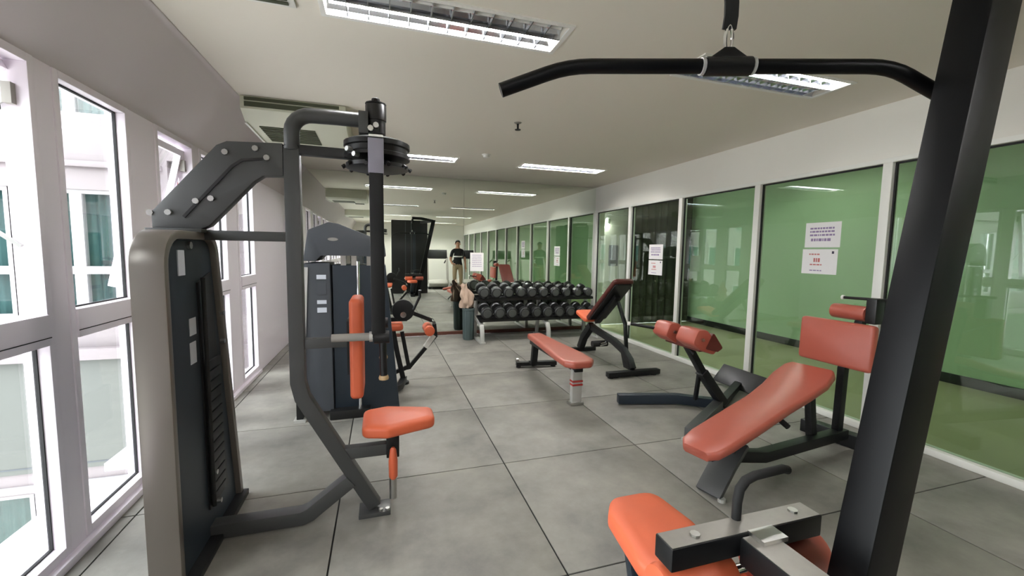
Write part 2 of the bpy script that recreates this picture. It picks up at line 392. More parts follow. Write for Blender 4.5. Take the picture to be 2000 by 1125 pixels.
# ------------------------------------------------------------ ceiling lights
def ceiling_light(name, label, cx, cy, on=(1, 1), z=ZC):
    L, W = 1.2, .27
    t = thing(name, label, 'ceiling light', (cx, cy, z), 'recessed louvred ceiling lights')
    fb = newbm()
    for q in ((cx-L/2-.025, cx+L/2+.025, cy-W/2-.025, cy-W/2), (cx-L/2-.025, cx+L/2+.025, cy+W/2, cy+W/2+.025), (cx-L/2-.025, cx-L/2, cy-W/2, cy+W/2), (cx+L/2, cx+L/2+.025, cy-W/2, cy+W/2)):
        box(*q, z-.008, z+.004, fb)
    part('trim_frame', fb, 'white', t)
    rb = newbm()   # curved reflector troughs
    for s in (-1, 1):
        c0 = cy+s*W/4; pr = []
        for i in range(9):
            a = PI*i/8; pr.append((c0-math.cos(a)*W/4, z-.003+.0+.06*math.sin(a)*.9))
        for i in range(8):
            v = [rb.verts.new((x, p[0], p[1])) for x in (cx-L/2, cx+L/2) for p in (pr[i], pr[i+1])]
            rb.faces.new((v[0], v[1], v[3], v[2]))
    box(cx-L/2, cx+L/2, cy-W/2, cy+W/2, z+.062, z+.066, rb)
    part('reflector', rb, 'refl', t, smooth=1.2)
    for s, k in ((-1, on[0]), (1, on[1])):
        part('fluorescent_tube', cyl((cx-L/2+.02, cy+s*W/4, z+.028), (cx+L/2-.02, cy+s*W/4, z+.028), .013, 10), (k if isinstance(k, str) else 'tube') if k else 'white', t)
    part('louvre_spine', box(cx-L/2, cx+L/2, cy-.006, cy+.006, z-.006, z+.03), 'refl', t)
    for i in range(1, 12):
        x = cx-L/2+L*i/12
        part('louvre_blade', box(x-.0025, x+.0025, cy-W/2, cy+W/2, z-.005, z+.018), 'refl', t)
    return t
cut = []
for nm, lb, x, y in (('ceiling_light', 'nearest louvred ceiling light over the cable fly machine, cut by the frame top', .35, 2.235),
                     ('ceiling_light', 'louvred ceiling light seen right behind the hanging pulldown bar', 2.44, 2.26),
                     ('ceiling_light', 'louvred ceiling light near the mirror, above the dumbbell rack', 2.43, 5.51),
                     ('ceiling_light', 'louvred ceiling light near the mirror, half hidden by the fly machine', .33, 5.51),
                     ('ceiling_light', 'louvred ceiling light behind the viewer, seen in the left mirror sheet', .35, -1.05),
                     ('ceiling_light', 'louvred ceiling light behind the viewer, seen in the right mirror sheet', 2.44, -1.05),
                     ('ceiling_light', 'louvred ceiling light farthest back in the mirror, window side', .35, -4.3),
                     ('ceiling_light', 'louvred ceiling light farthest back in the mirror, glass side', 2.44, -4.3)):
    ceiling_light(nm, lb, x, y, (0, 1) if 'nearest' in lb else ('tube_dim', 0) if 'pulldown' in lb else (1, 1)); cut.append((x, y))
sl = ceiling_light('ceiling_light', 'long light strip on the ceiling of the room behind the glass', 5.0, 4.2, ('tube_dim', 'tube_dim'), z=2.70)
# open the ceilings above the fittings so the troughs are real recesses
def reopen(name, holes, x0, x1, y0, y1, z0, z1, m):
    o = bpy.data.objects[name]; xs_ = sorted({x0, x1}|{v for h in holes for v in h[:2]}); ys_ = sorted({y0, y1}|{v for h in holes for v in h[2:]})
    bm = newbm()
    for a, b in zip(xs_, xs_[1:]):
        for c, d in zip(ys_, ys_[1:]):
            mx, my = (a+b)/2, (c+d)/2
            hole = any(h[0] < mx < h[1] and h[2] < my < h[3] for h in holes)
            box(a, b, c, d, z0+(.068 if hole else 0), z1, bm)
    o.data = mesh_of(name, bm, m)
reopen('ceiling', [(x-.6, x+.6, y-.135, y+.135) for x, y in cut], XL-.3, XR+.12, YF, YB+.1, ZC, ZC+.1, 'ceil')
reopen('ceiling_studio', [(4.4, 5.6, 4.2-.135, 4.2+.135)], XR+.1, SX+.1, YF, SY+.1, 2.7, 2.8, 'sceil')

sp = thing('fire_sprinkler', 'small dark fire sprinkler on the middle of the ceiling', 'sprinkler', (1.2, 3.74, ZC))
part('escutcheon', lathe([(.02, -.012), (.036, 0)], (1.2, 3.74, ZC), 14), 'steel', sp)
part('sprinkler_head', lathe([(.006, -.06), (.009, -.055), (.009, -.012)], (1.2, 3.74, ZC), 8), 'frame_dk', sp)
part('deflector', lathe([(.028, -.064), (.028, -.06), (.005, -.058)], (1.2, 3.74, ZC), 10), 'frame_dk', sp)
sd = thing('smoke_detector', 'round white smoke detector on the ceiling near the mirror', 'detector', (1.23, 5.07, ZC))
part('base', lathe([(.05, -.012), (.055, 0)], (1.23, 5.07, ZC), 18), 'white', sd); part('sensor_dome', lathe([(.02, -.04), (.038, -.032), (.042, -.012)], (1.23, 5.07, ZC), 18), 'white', sd)
vt = thing('ceiling_vent', 'square white ceiling air vent at the top frame edge', 'vent', (-.52, 2.24, ZC))
part('frame', box(-.66, -.38, 2.1, 2.36, ZC-.012, ZC), 'white', vt, .003)
for i in range(6): part('slat', box(-.63, -.41, 2.125+i*.037, 2.147+i*.037, ZC-.018, ZC-.012), 'acd', vt)

# ceiling air conditioner
def air_con(label, x0, x1, y0, y1):
    t = thing('air_conditioner', label, 'air conditioner', ((x0+x1)/2, (y0+y1)/2, ZC-.2), 'ceiling air conditioners')
    zb = ZC-.2
    part('casing', prism([(y0, ZC-.003), (y0, ZC-.10), (y0+.12, zb+.03), (y1-.05, zb), (y1, zb+.03), (y1, ZC-.003)], 'x', x0, x1), 'acw', t, .006)
    for i, (a, b) in enumerate(((.012, .036), (.046, .082))):
        part('outlet_louvre', box(x0+.03, x1-.05, y0-.006, y0+.004, ZC-b, ZC-a), 'acd', t)
    for i in range(9):
        y = y0+.2+i*.05; z = zb+.03-(y-y0-.12)/(y1-.05-y0-.12)*.03
        part('intake_slat', box(x0+.08, x0+.50, y, y+.034, z-.008, z+.004), 'acd', t)
    part('side_trim', beam([(x0+.005, y0+.12, zb+.025), (x0+.005, y1-.05, zb-.005)], .016, .012), 'white', t)
    return t
air_con('white ceiling air conditioner with dark louvres behind the fly machine', -1.03, -.27, 3.80, 4.85)
air_con('white ceiling air conditioner behind the viewer, seen in the mirror', -1.03, -.27, -.6, .35)

# ------------------------------------------------------------ paper notices
def paper(label, rect, axis, at, group, lines, portrait=False):
    """rect (a0, a1, z0, z1); axis 'x': sheet in the y-z plane facing -x, axis 'y': sheet facing -y"""
    a0, a1, z0, z1 = rect
    def bx(p0, p1, q0, q1, d0, d1):
        return box(at-d1, at-d0, p0, p1, q0, q1) if axis == 'x' else box(p0, p1, at-d1, at-d0, q0, q1)
    t = thing('paper_notice', label, 'notice', ((at, (a0+a1)/2, z0) if axis == 'x' else ((a0+a1)/2, at, z0)), group)
    part('sheet', bx(a0, a1, z0, z1, 0, .0015), 'paper', t)
    for (u0, u1, v0, v1, m) in lines:
        if axis == 'x': p0, p1 = a1-(a1-a0)*u1, a1-(a1-a0)*u0
        else: p0, p1 = a0+(a1-a0)*u0, a0+(a1-a0)*u1
        part('printed_line', bx(p0, p1, z1-(z1-z0)*v1, z1-(z1-z0)*v0, .0016, .0022), m, t)
    return t
def wordrow(v, h, u0, u1, m, seed):
    rr = random.Random(seed); out = []; u = u0
    while u < u1-.03:
        l = rr.uniform(.03, .1); out.append((u, min(u+l, u1), v, v+h, m)); u += l+.02
    return out
L1 = sum([wordrow(v, .07, .14, .86, 'ink', i) for i, v in enumerate((.2, .33, .47))], [])+sum([wordrow(v, .11, .18, .78, 'inkdk' if 0 else 'ink', 9) for v in (.64,)], [])
L2 = wordrow(.18, .05, .2, .55, 'inkred', 3)+wordrow(.36, .16, .34, .56, 'inkred', 4)+wordrow(.6, .05, .24, .58, 'inkred', 5)+wordrow(.84, .04, .24, .6, 'ink', 6)+[(.84, .9, .08, .18, 'inkdk')]
paper('upper of two notices on the near glass pane, violet print', (2.598, 2.912, 1.478, 1.70), 'x', XR+.026, 'notices on the glass partition', L1)
paper('lower of two notices on the near glass pane, red print in the middle', (2.61, 2.925, 1.24, 1.462), 'x', XR+.026, 'notices on the glass partition', L2)
paper('upper of two notices on the glass pane behind the incline bench', (4.96, 5.275, 1.32, 1.53), 'x', XR+.026, 'notices on the glass partition', L1)
paper('lower of two notices on the glass pane behind the incline bench', (4.96, 5.275, 1.095, 1.305), 'x', XR+.026, 'notices on the glass partition', L2)
paper('white sheet with faint print taped to the mirror above the bin', (1.41, 1.64, 1.06, 1.37), 'y', YB-.012, 'notices on the mirror', sum([wordrow(.12+.1*i, .03, .15, .85, 'ink', 20+i) for i in range(7)], []))

# ------------------------------------------------------------ cable fly machine, left foreground
Y0 = 2.25
pk = thing('fly_machine', 'dark grey chest fly machine with orange seat beside the windows', 'gym machine', (-.4, Y0, 0))
def arc(c, r, a0, a1, n): return [(c[0]+r*math.cos(math.radians(a0+(a1-a0)*i/n)), c[1]+r*math.sin(math.radians(a0+(a1-a0)*i/n))) for i in range(n+1)]
out = [(1.85, 0)]+arc((1.99, 1.325), .14, 180, 90, 7)+arc((2.29, 1.355), .11, 90, 8, 5)+[(2.62, 0)]
inn = [(1.885, 0)]+arc((1.99, 1.325), .105, 180, 90, 7)+arc((2.29, 1.355), .075, 90, 8, 5)+[(2.58, 0)]
tw = part('weight_tower', ring_prism(out, inn, 'x', -.875, -.765), 'frame_lt', pk, .006)
inp = [(1.886, .01)]+arc((1.99, 1.325), .104, 180, 90, 7)+arc((2.29, 1.355), .074, 90, 8, 5)+[(2.579, .01)]
part('tower_panel', prism(inp, 'x', -.862, -.792), 'navy', tw)
part('weight_slot', prism([(2.19, 1.24), (2.34, 1.28), (2.45, .16), (2.21, .16)], 'x', -.80, -.786), 'black', tw)
for i in range(14):
    z = .17+i*.05
    part('weight_plate', box(-.792, -.778, 2.23, 2.40, z, z+.044), 'frame_dk', tw, .003)
part('guide_rod', cyl((-.774, 2.225, .17), (-.774, 2.215, 1.26), .009), 'knob', tw)
part('sight_window', box(-.80, -.788, 2.02, 2.08, 1.28, 1.385), 'sticker', tw)
part('sticker', box(-.80, -.790, 2.10, 2.165, 1.015, 1.09), 'sticker', tw); part('sticker', box(-.80, -.790, 2.095, 2.155, .89, .985), 'sticker', tw)
part('tower_top_plate', box(-.96, -.755, 2.17, 2.33, 1.462, 1.478), 'frame', tw, .003)
bolts(tw, [(-.778, 2.42, 1.07), (-.778, 2.41, .93), (-.765, 2.235, .19), (-.778, 2.24, .33)], (.018, 0, 0), .012)
bolts(tw, [(-.81, 2.13, 1.405)], (.03, 0, 0), .016)
boom = [(-.955, 1.478), (-.955, 1.55), (-.70, 1.855), (-.66, 1.875), (-.435, 1.885), (-.435, 1.735), (-.52, 1.73), (-.56, 1.70), (-.74, 1.495), (-.775, 1.478)]
bo = part('boom', prism(boom, 'y', Y0-.03, Y0+.03), 'frame', pk, .005)
part('boom_slot', sweep([(-.835, Y0-.031, 1.53), (-.64, Y0-.031, 1.765), (-.60, Y0-.031, 1.795), (-.52, Y0-.031, 1.805)], [(-.006, -.006), (.006, -.006), (.006, .006), (-.006, .006)], (0, 1, 0)), 'black', bo)
bolts(bo, [(-.89, Y0-.03, 1.548), (-.665, Y0-.03, 1.824), (-.545, Y0-.03, 1.85), (-.50, Y0-.03, 1.812), (-.785, Y0-.03, 1.602), (-.727, Y0-.03, 1.616), (-.96, Y0-.02, 1.545)], (0, -.014, 0), .013)
part('tie_bar', box(-.77, -.43, Y0-.02, Y0+.02, 1.43, 1.475), 'frame', pk, .004)
part('upright', beam([(-.40, Y0, 1.87), (-.402, Y0, .74), (-.385, Y0, .66), (-.05, Y0, .035)], .06, .068, (1, 0, .01)), 'frame', pk, .004)
part('foot_plate', box(-.13, .03, Y0-.06, Y0+.06, 0, .022), 'frame', pk, .003); bolts(pk, [(-.02, Y0-.04, .02), (.015, Y0-.04, .02)], (0, 0, .012), .012)
apts = [(-.40, Y0, 1.86)]+[(-.31+.09*math.cos(math.radians(a)), Y0, 1.945+.085*math.sin(math.radians(a))) for a in (180, 165, 150, 135, 120, 105, 90)]+[(-.2, Y0, 2.032), (-.08, Y0, 2.032)]
part('overhead_arch', tube(apts, .035, 16, (0, 1, 0)), 'frame', pk)
part('arch_collar', cyl((-.40, Y0, 1.862), (-.40, Y0, 1.876), .042), 'frame', pk)
hd = part('pivot_head', lathe([(.046, 1.97), (.046, 2.03), (.05, 2.035), (.05, 2.105), (.046, 2.112)], (-.02, Y0, 0), 18), 'black', pk)
part('pivot_nut', lathe([(.05, 2.112), (.05, 2.118), (.02, 2.12), (.02, 2.14), (.012, 2.146)], (-.02, Y0, 0), 12), 'frame_dk', hd)
part('arch_flange', box(-.10, -.055, Y0-.05, Y0+.05, 1.96, 2.065), 'frame', hd, .004)
bolts(hd, [(-.02, Y0-.05, 2.0), (-.045, Y0-.045, 1.985)], (0, -.016, 0), .014)
cd = part('cam_disc', lathe([(.14, 1.842), (.158, 1.848), (.158, 1.865), (.148, 1.87), (.148, 1.895), (.158, 1.90), (.158, 1.922), (.13, 1.935)], (-.015, Y0, 0), 28), 'black', pk)
part('cam_disc', lathe([(.13, 1.795), (.15, 1.80), (.15, 1.818), (.1, 1.825), (.06, 1.842)], (-.015, Y0, 0), 28), 'black', pk)
for i in range(10):
    a = 2*PI*i/10; part('index_pin', cyl((-.015+.15*math.cos(a), Y0+.15*math.sin(a), 1.81), (-.015+.165*math.cos(a), Y0+.165*math.sin(a), 1.80), .010, 8), 'frame_dk', cd)
bolts(cd, [(-.13, Y0-.12, 1.862), (-.10, Y0-.125, 1.84)], (-.02, -.02, 0), .012)
part('drive_belt', beam([(-.37, Y0, 1.865), (-.13, Y0, 1.862)], .05, .045), 'black', pk, .006)
for s in (-1, 1):
    ya = Y0+s*.20
    ar = part('swing_arm', beam([(-.02, ya, 1.905), (-.02, ya, 1.72), (-.018, ya, .985)], .062, .04, (0, 1, 0)), 'frame_dk', pk, .005)
    part('arm_sleeve', box(-.054, .014, ya-.024, ya+.024, 1.745, 1.90), 'sleeve', ar, .004)  # lilac-grey box paints the reflection on the upper arm
    part('arm_cap', box(-.05, .012, ya-.024, ya+.024, 1.905, 1.915), 'steel', ar)
    part('arm_bracket', box(-.045, .01, ya-.01, ya-s*.07, 1.86, 1.90), 'frame_dk', ar, .004)
    part('arm_joint', cyl((-.04, ya, .985), (.03, ya, .985), .03, 14), 'frame_dk', ar)
    if s < 0: h = part('handle_grip', cyl((-.225, ya, .99), (-.06, ya, .99), .0185, 14), 'grip', ar); part('grip_collar', cyl((-.06, ya, .99), (-.045, ya, .99), .024, 14), 'silver', h)
    h = part('handle_grip', cyl((0, ya, .96), (.003, ya, .80), .017, 14), 'frame_dk', ar); part('grip_end', lathe([(.022, -.02), (.024, -.012), (.02, .0)], (.003, ya, .80), 14), 'tan', h)
bkm = fr((-.155, Y0, .66), (0, 1, 0), (0, 0, 1))
bp_ = part('backrest', pad(rrect(-.125, .125, 0, .50, .035), .062, .02, bkm), 'orange', pk, smooth=1.0)
part('backrest_plate', box(-.168, -.156, Y0-.08, Y0+.08, .78, 1.05), 'frame_dk', bp_)
part('backrest_bar', box(-.37, -.168, Y0-.022, Y0+.022, .905, .955), 'frame', pk, .004)
so = fillet([(-.105, 2.13), (.02, 2.095), (.15, 2.14), (.262, 2.175), (.262, 2.34), (.15, 2.375), (.02, 2.415), (-.105, 2.38)], .05)
st = part('seat', pad(so, .062, .02, Matrix.Translation((0, 0, .455)), crown=.004), 'orange', pk, smooth=1.0)
part('seat_plate', box(-.02, .14, 2.18, 2.32, .446, .456), 'frame_dk', st)
part('seat_post', cyl((.045, Y0, .06), (.045, Y0, .45), .02, 14), 'steel', pk)
part('post_sleeve', box(.012, .078, Y0-.034, Y0+.034, .30, .43), 'frame_dk', pk, .005)
part('seat_bar', box(-.22, .02, Y0-.025, Y0+.025, .315, .375), 'frame', pk, .004)
part('adjust_lever', lathe([(.012, .20), (.022, .215), (.023, .30), (.016, .36), (.008, .372)], (.045, 2.185, 0), 14), 'orange', pk)
part('base_beam', beam([(-.80, Y0, .04), (-.40, Y0, .04), (-.36, Y0, .055), (-.165, Y0, .20)], .075, .07), 'frame', pk, .005)
part('tower_foot', box(-.90, -.74, 1.86, 2.62, 0, .03), 'frame_dk', pk, .004)

# ------------------------------------------------------------ leg extension machine behind it
lg = thing('leg_extension_machine', 'grey leg extension machine with tall shrouded weight stack by the windows', 'gym machine', (-.2, 3.8, 0))
yf = 3.65
lc = part('shroud_column', prism(fillet([(-.60, 1.285), (-.40, 1.285), (-.392, .06), (-.50, .06), (-.645, .22)], [.03, .01, .01, .10, .06], 5), 'y', yf, yf+.36), 'grey', lg, .008)
part('edge_strip', beam([(-.575, yf-.004, 1.25), (-.625, yf-.004, .25)], .03, .014, (0, 1, 0)), 'silver', lc)
for a, b in ((1.155, 1.19), (1.03, 1.145), (.955, .985), (.885, .925)): part('sticker', box(-.50, -.43, yf-.004, yf, a, b), 'sticker' if b-a < .1 else 'grey', lc)
part('shroud_panel', prism([(-.385, 1.27), (.03, 1.27), (.135, .03), (-.385, .03)], 'y', yf+.02, yf+.33), 'navy', lg, .008)
co = part('top_cowl', prism(fillet([(-.585, 1.335), (-.552, 1.545), (-.40, 1.61), (-.33, 1.60), (-.10, 1.51), (.02, 1.47), (.035, 1.335), (-.2, 1.345), (-.46, 1.345), (-.50, 1.30), (-.59, 1.30)], [.02, .03, .04, .04, .03, .02, .02, .02, .02, .01, .01], 4), 'y', yf-.03, yf+.38), 'grey', lg, .012)
part('logo', lathe([(.001, -.004), (.03, 0)], (0, 0, 0), 14), 'steel', co)
lo = co.children[0]; lo.rotation_euler = (PI/2, 0, 0); lo.scale = (1.3, .45, 1); lo.location = (-.37-BASE[lg.name].x+0, yf-.034-BASE[lg.name].y, 1.475)
lo.data.transform(Matrix.Translation(BASE[lg.name]))
for x in (-.30, -.22, -.10): part('stack_bracket', box(x-.02, x+.02, yf+.02, yf+.10, 1.265, 1.35), 'steel', lg)
part('guide_rod', cyl((-.185, yf-.01, .07), (-.185, yf-.01, 1.30), .013), 'chrome', lg)
part('base_block', box(-.42, -.10, yf-.06, yf+.36, 0, .075), 'black', lg, .01)
part('foot', box(-.69, -.60, yf-.05, yf+.05, 0, .02), 'silver', lg); part('foot_post', box(-.67, -.62, yf-.03, yf+.4, .02, .30), 'frame_dk', lg, .004)
part('base_rail', beam([(.02, 3.95, .05), (.16, 4.2, .05), (.21, 4.44, .05)], .06, .06), 'frame_dk', lg, .004)
part('rubber_foot', cyl((.21, 4.42, 0), (.21, 4.42, .025), .05, 14), 'knob', lg)
part('seat_column', beam([(.20, 4.40, .06), (.14, 4.40, .35), (.10, 4.40, .58)], .05, .06, (0, 1, 0)), 'frame_dk', lg, .004)
part('seat_column', beam([(.26, 4.40, .16), (.19, 4.40, .56)], .04, .04, (0, 1, 0)), 'frame_dk', lg, .004)
part('seat', pad(rrect(-.10, .20, 4.27, 4.53, .05), .075, .03, Matrix.Translation((0, 0, .585))), 'orange', lg, smooth=1.0)
part('pivot_wheel', cyl((.20, 4.30, .79), (.20, 4.36, .79), .11, 24), 'frame_dk', lg, .006)
part('pivot_hub', cyl((.20, 4.28, .75), (.20, 4.30, .75), .03, 14), 'chrome', lg)
part('seat_frame', beam([(.0, 4.33, .70), (.24, 4.33, .70)], .05, .04), 'frame_dk', lg, .004)
part('lever_arm', beam([(.24, 4.40, .775), (.51, 4.40, .66)], .04, .04), 'frame_dk', lg, .004)
part('lever_arm', beam([(.10, 4.40, .13), (.27, 4.40, .19), (.535, 4.40, .50), (.52, 4.40, .63)], .04, .04, (0, 1, 0)), 'frame_dk', lg, .004)
part('arm_sleeve', beam([(.425, 4.39, .385), (.515, 4.39, .51)], .05, .052, (0, 1, 0)), 'white', lg, .004)
part('ankle_roller', cyl((.46, 4.26, .575), (.46, 4.54, .575), .052, 18), 'orange', lg, .012); part('roller_axle', cyl((.50, 4.24, .665), (.50, 4.56, .665), .018), 'chrome', lg)
part('side_handle', tube([(.30, 4.28, .80), (.36, 4.27, .93), (.36, 4.25, 1.0)], .014), 'frame_dk', lg)

# ------------------------------------------------------------ flat bench
fbn = thing('flat_bench', 'low flat bench with terracotta pad in the middle of the floor', 'bench', (1.73, 3.9, 0))
po = fillet([(1.60, 3.27), (1.78, 3.27), (1.845, 3.36), (1.86, 3.60), (1.835, 4.1), (1.82, 4.62), (1.635, 4.62), (1.60, 4.1), (1.555, 3.60), (1.545, 3.36)], .05)
part('bench_pad', pad(po, .065, .022, Matrix.Translation((0, 0, .37))), 'brown', fbn, smooth=1.0)
part('spine', box(1.66, 1.74, 3.36, 4.58, .315, .372), 'frame_dk', fbn, .005)
fleg = part('leg', beam([(1.70, 3.42, .02), (1.70, 3.41, .33)], .095, .055, (0, 1, 0)), 'silver', fbn, .006)
part('leg_stripe', box(1.649, 1.751, 3.38, 3.445, .215, .232), 'red', fleg); part('leg_stripe', box(1.649, 1.751, 3.38, 3.445, .182, .199), 'red', fleg)
part('foot_cap', box(1.635, 1.765, 3.375, 3.465, 0, .022), 'steel', fbn, .003)
part('leg', beam([(1.72, 4.60, .05), (1.71, 4.52, .33)], .07, .06, (0, 1, 0)), 'frame_dk', fbn, .006)
part('cross_foot', beam([(1.54, 4.72, .045), (2.04, 4.66, .045)], .07, .05), 'frame_dk', fbn, .006)
for x, y in ((1.57, 4.715), (2.0, 4.665)): part('rubber_foot', cyl((x, y, 0), (x, y, .022), .03, 12), 'knob', fbn)
part('transport_wheel', cyl((1.55, 4.76, .07), (1.58, 4.76, .07), .035, 14), 'steel', fbn)
part('lower_rail', beam([(1.72, 4.62, .07), (1.72, 4.70, .06)], .05, .04), 'frame_dk', fbn)

# ------------------------------------------------------------ incline bench
ib = thing('incline_bench', 'adjustable incline bench with raised dark back, near the dumbbell rack', 'bench', (2.73, 4.6, 0))
bd = V((.02, -.66, .57)).normalized(); bx_ = V((1, .03, 0))
bm_ = fr((2.725, 4.95, .50), bx_, bd)
part('backrest', pad(rrect(-.14, .14, 0, .86, .05), .055, .02, bm_ @ Matrix.Rotation(PI, 4, 'Y')), 'brown_dk', ib, smooth=1.0)
part('back_plate', pad(rrect(-.12, .12, .05, .82, .03), .02, .004, bm_), 'black', ib)
part('back_support', pad(rrect(-.04, .04, .02, .62, .01), .045, .004, bm_ @ Matrix.Translation((0, 0, .02))), 'frame_dk', ib)
sm = fr((2.72, 4.97, .47), (1, 0, 0), (0, 1, .22))
part('seat', pad(fillet([(-.15, .0), (.15, 0), (.13, .34), (-.13, .34)], .05), .06, .022, sm), 'orange', ib, smooth=1.0)
part('frame_arch', beam([(2.74, 4.08, .07), (2.74, 4.14, .16), (2.738, 4.27, .25), (2.735, 4.5, .315), (2.73, 4.85, .36), (2.725, 5.12, .41)], .07, .07), 'frame_dk', ib, .005)
part('rear_leg', beam([(2.72, 5.04, .42), (2.70, 5.22, .22), (2.69, 5.30, .05)], .08, .09, (0, 1, 0)), 'frame_dk', ib, .006)
part('cross_foot', beam([(2.40, 4.05, .04), (3.07, 4.05, .04)], .08, .055), 'frame_dk', ib, .006)
for x in (2.44, 2.5, 3.0): part('rubber_foot', cyl((x, 4.045, 0), (x, 4.045, .025), .035, 12), 'knob', ib)
part('cross_foot', beam([(2.48, 5.3, .03), (2.92, 5.3, .03)], .07, .05), 'frame_dk', ib, .006)
part('ladder_strut', beam([(2.78, 4.28, .245), (2.79, 4.34, .55), (2.78, 4.50, .80)], .03, .04, (1, 0, 0)), 'frame_dk', ib, .003)
part('foot_gusset', prism([(4.07, .06), (4.22, .06), (4.30, .25), (4.2, .22)], 'x', 2.71, 2.77), 'frame_dk', ib)
part('adjust_knob', cyl((2.62, 4.62, .25), (2.70, 4.62, .27), .028, 14), 'chrome', ib); part('knob_shaft', cyl((2.55, 4.70, .24), (2.76, 4.70, .24), .04, 14), 'knob', ib)

# ------------------------------------------------------------ back extension bench
hb = thing('back_extension_bench', 'back extension bench with two split terracotta hip pads beside the glass', 'bench', (2.75, 2.95, 0))
part('base_leg', beam([(2.08, 3.31, .055), (2.62, 3.17, .055), (2.92, 2.94, .055)], .07, .085), 'navy', hb, .006)
part('base_leg', beam([(2.20, 2.50, .05), (2.90, 2.95, .05)], .08, .085), 'frame', hb, .006)
part('end_cap', box(2.15, 2.21, 2.45, 2.53, 0, .02), 'silver', hb)
part('main_post', beam([(2.94, 2.95, .06), (2.66, 2.92, .38)], .075, .085, (0, 1, 0)), 'frame_dk', hb, .005)
part('inner_post', beam([(2.70, 2.925, .33), (2.47, 2.90, .64)], .055, .06, (0, 1, 0)), 'frame_dk', hb, .004)
part('post_brace', beam([(2.70, 3.02, .09), (2.665, 2.95, .36)], .03, .03, (0, 1, 0)), 'frame_dk', hb, .003)
sec = fillet([(2.31, .70), (2.36, .81), (2.45, .805), (2.57, .66), (2.52, .60), (2.40, .64)], [.04, .04, .05, .03, .03, .03], 4)
for a, b in ((2.97, 3.17), (2.64, 2.86)):
    hp = part('hip_pad', prism(sec, 'y', a, b), 'brown', hb, .018, smooth=.9)
    part('pad_back', prism(fillet([(2.43, .655), (2.55, .625), (2.60, .655), (2.50, .785)], .015, 3), 'y', a-.004, b+.004), 'brown_dk', hp)
    bolts(hp, [(2.40, a, .73)], (0, -.012, 0), .014)
part('pad_bridge', beam([(2.45, 2.70, .64), (2.45, 3.12, .64)], .05, .045), 'brown_dk', hb, .004)
part('side_handle', cyl((2.36, 3.15, .73), (2.14, 3.25, .765), .014), 'frame_dk', hb); part('handle_end', cyl((2.14, 3.25, .765), (2.12, 3.259, .768), .018), 'white', hb)
part('pad_knob', cyl((2.47, 2.93, .62), (2.47, 2.80, .57), .012), 'knob', hb)
part('rear_beam', beam([(2.92, 2.95, .05), (3.50, 3.32, .07)], .07, .06), 'frame_dk', hb, .004)
fpm = fr((3.44, 3.05, .04), (0, 1, 0), (.14, 0, .16))
part('foot_plate', pad(rrect(0, .56, 0, .22, .012), .012, .003, fpm), 'frame_dk', hb)

# ------------------------------------------------------------ sit-up bench
sb_ = thing('sit_up_bench', 'long sloping sit-up bench with big rectangular terracotta pad on top', 'bench', (2.4, 2.0, 0))
sd_ = V((-.235, .97, 0))
path = [(1.655, 1.835, .325), (1.70, 1.845, .337), (1.80, 1.872, .358), (2.1, 1.955, .405), (2.4, 2.04, .452), (2.62, 2.10, .495), (2.80, 2.15, .545), (2.94, 2.19, .59), (2.98, 2.20, .603)]
part('long_pad', loftpad(path, [.16, .235, .265, .275, .28, .315, .355, .335, .29], .055, sd_, .02), 'brown', sb_, smooth=1.0)
part('pad_board', loftpad([V(p)-V((0, 0, .057)) for p in path[1:-1]], [.16, .2, .2, .2, .24, .26, .24], .015, sd_, .004), 'black', sb_)
part('spine', beam([(1.90, 1.90, .27), (2.5, 2.06, .36), (2.9, 2.16, .47)], .05, .06), 'frame_dk', sb_, .004)
part('front_leg', beam([(2.06, 1.94, .26), (1.93, 1.905, .15), (1.80, 1.87, .012)], .15, .03, (0, 0, 1)), 'frame', sb_, .004)
part('rubber_foot', cyl((1.83, 1.80, 0), (1.83, 1.80, .02), .022, 10), 'silver', sb_)
part('main_beam', beam([(1.98, 1.92, .20), (2.35, 2.01, .10), (3.25, 2.12, .10)], .07, .07), 'frame_dk', sb_, .005)
part('rear_post', beam([(2.93, 2.12, .10), (2.93, 2.17, .53)], .05, .05, (1, 0, 0)), 'frame_dk', sb_, .004)
part('rear_foot', beam([(3.36, 1.80, .05), (3.24, 2.42, .05)], .09, .10), 'frame_dk', sb_, .008)
part('panel_post', beam([(3.18, 2.12, .10), (3.16, 2.10, .6), (3.20, 2.02, 1.02)], .05, .05, (1, 0, 0)), 'frame_dk', sb_, .004)
pm = fr((3.06, 1.85, .635), (0, 1, 0), (.02, 0, 1))
part('knee_pad', pad(rrect(0, .50, 0, .315, .03), .06, .02, pm @ Matrix.Translation((0, 0, -.03))), 'brown', sb_, smooth=1.0)
part('leg_roller', cyl((3.16, 1.97, 1.01), (3.16, 2.20, 1.01), .052, 18), 'brown', sb_, .012)
part('roller_bracket', box(3.12, 3.20, 1.90, 1.965, .95, 1.12), 'black', sb_, .008)
part('handle_bar', cyl((3.20, 1.85, 1.115), (3.20, 2.16, 1.105), .010), 'black', sb_); part('handle_end', cyl((3.20, 2.16, 1.105), (3.20, 2.175, 1.105), .016), 'white', sb_)
part('adjust_knob', cyl((2.42, 1.90, .33), (2.42, 2.0, .37), .018), 'knob', sb_)

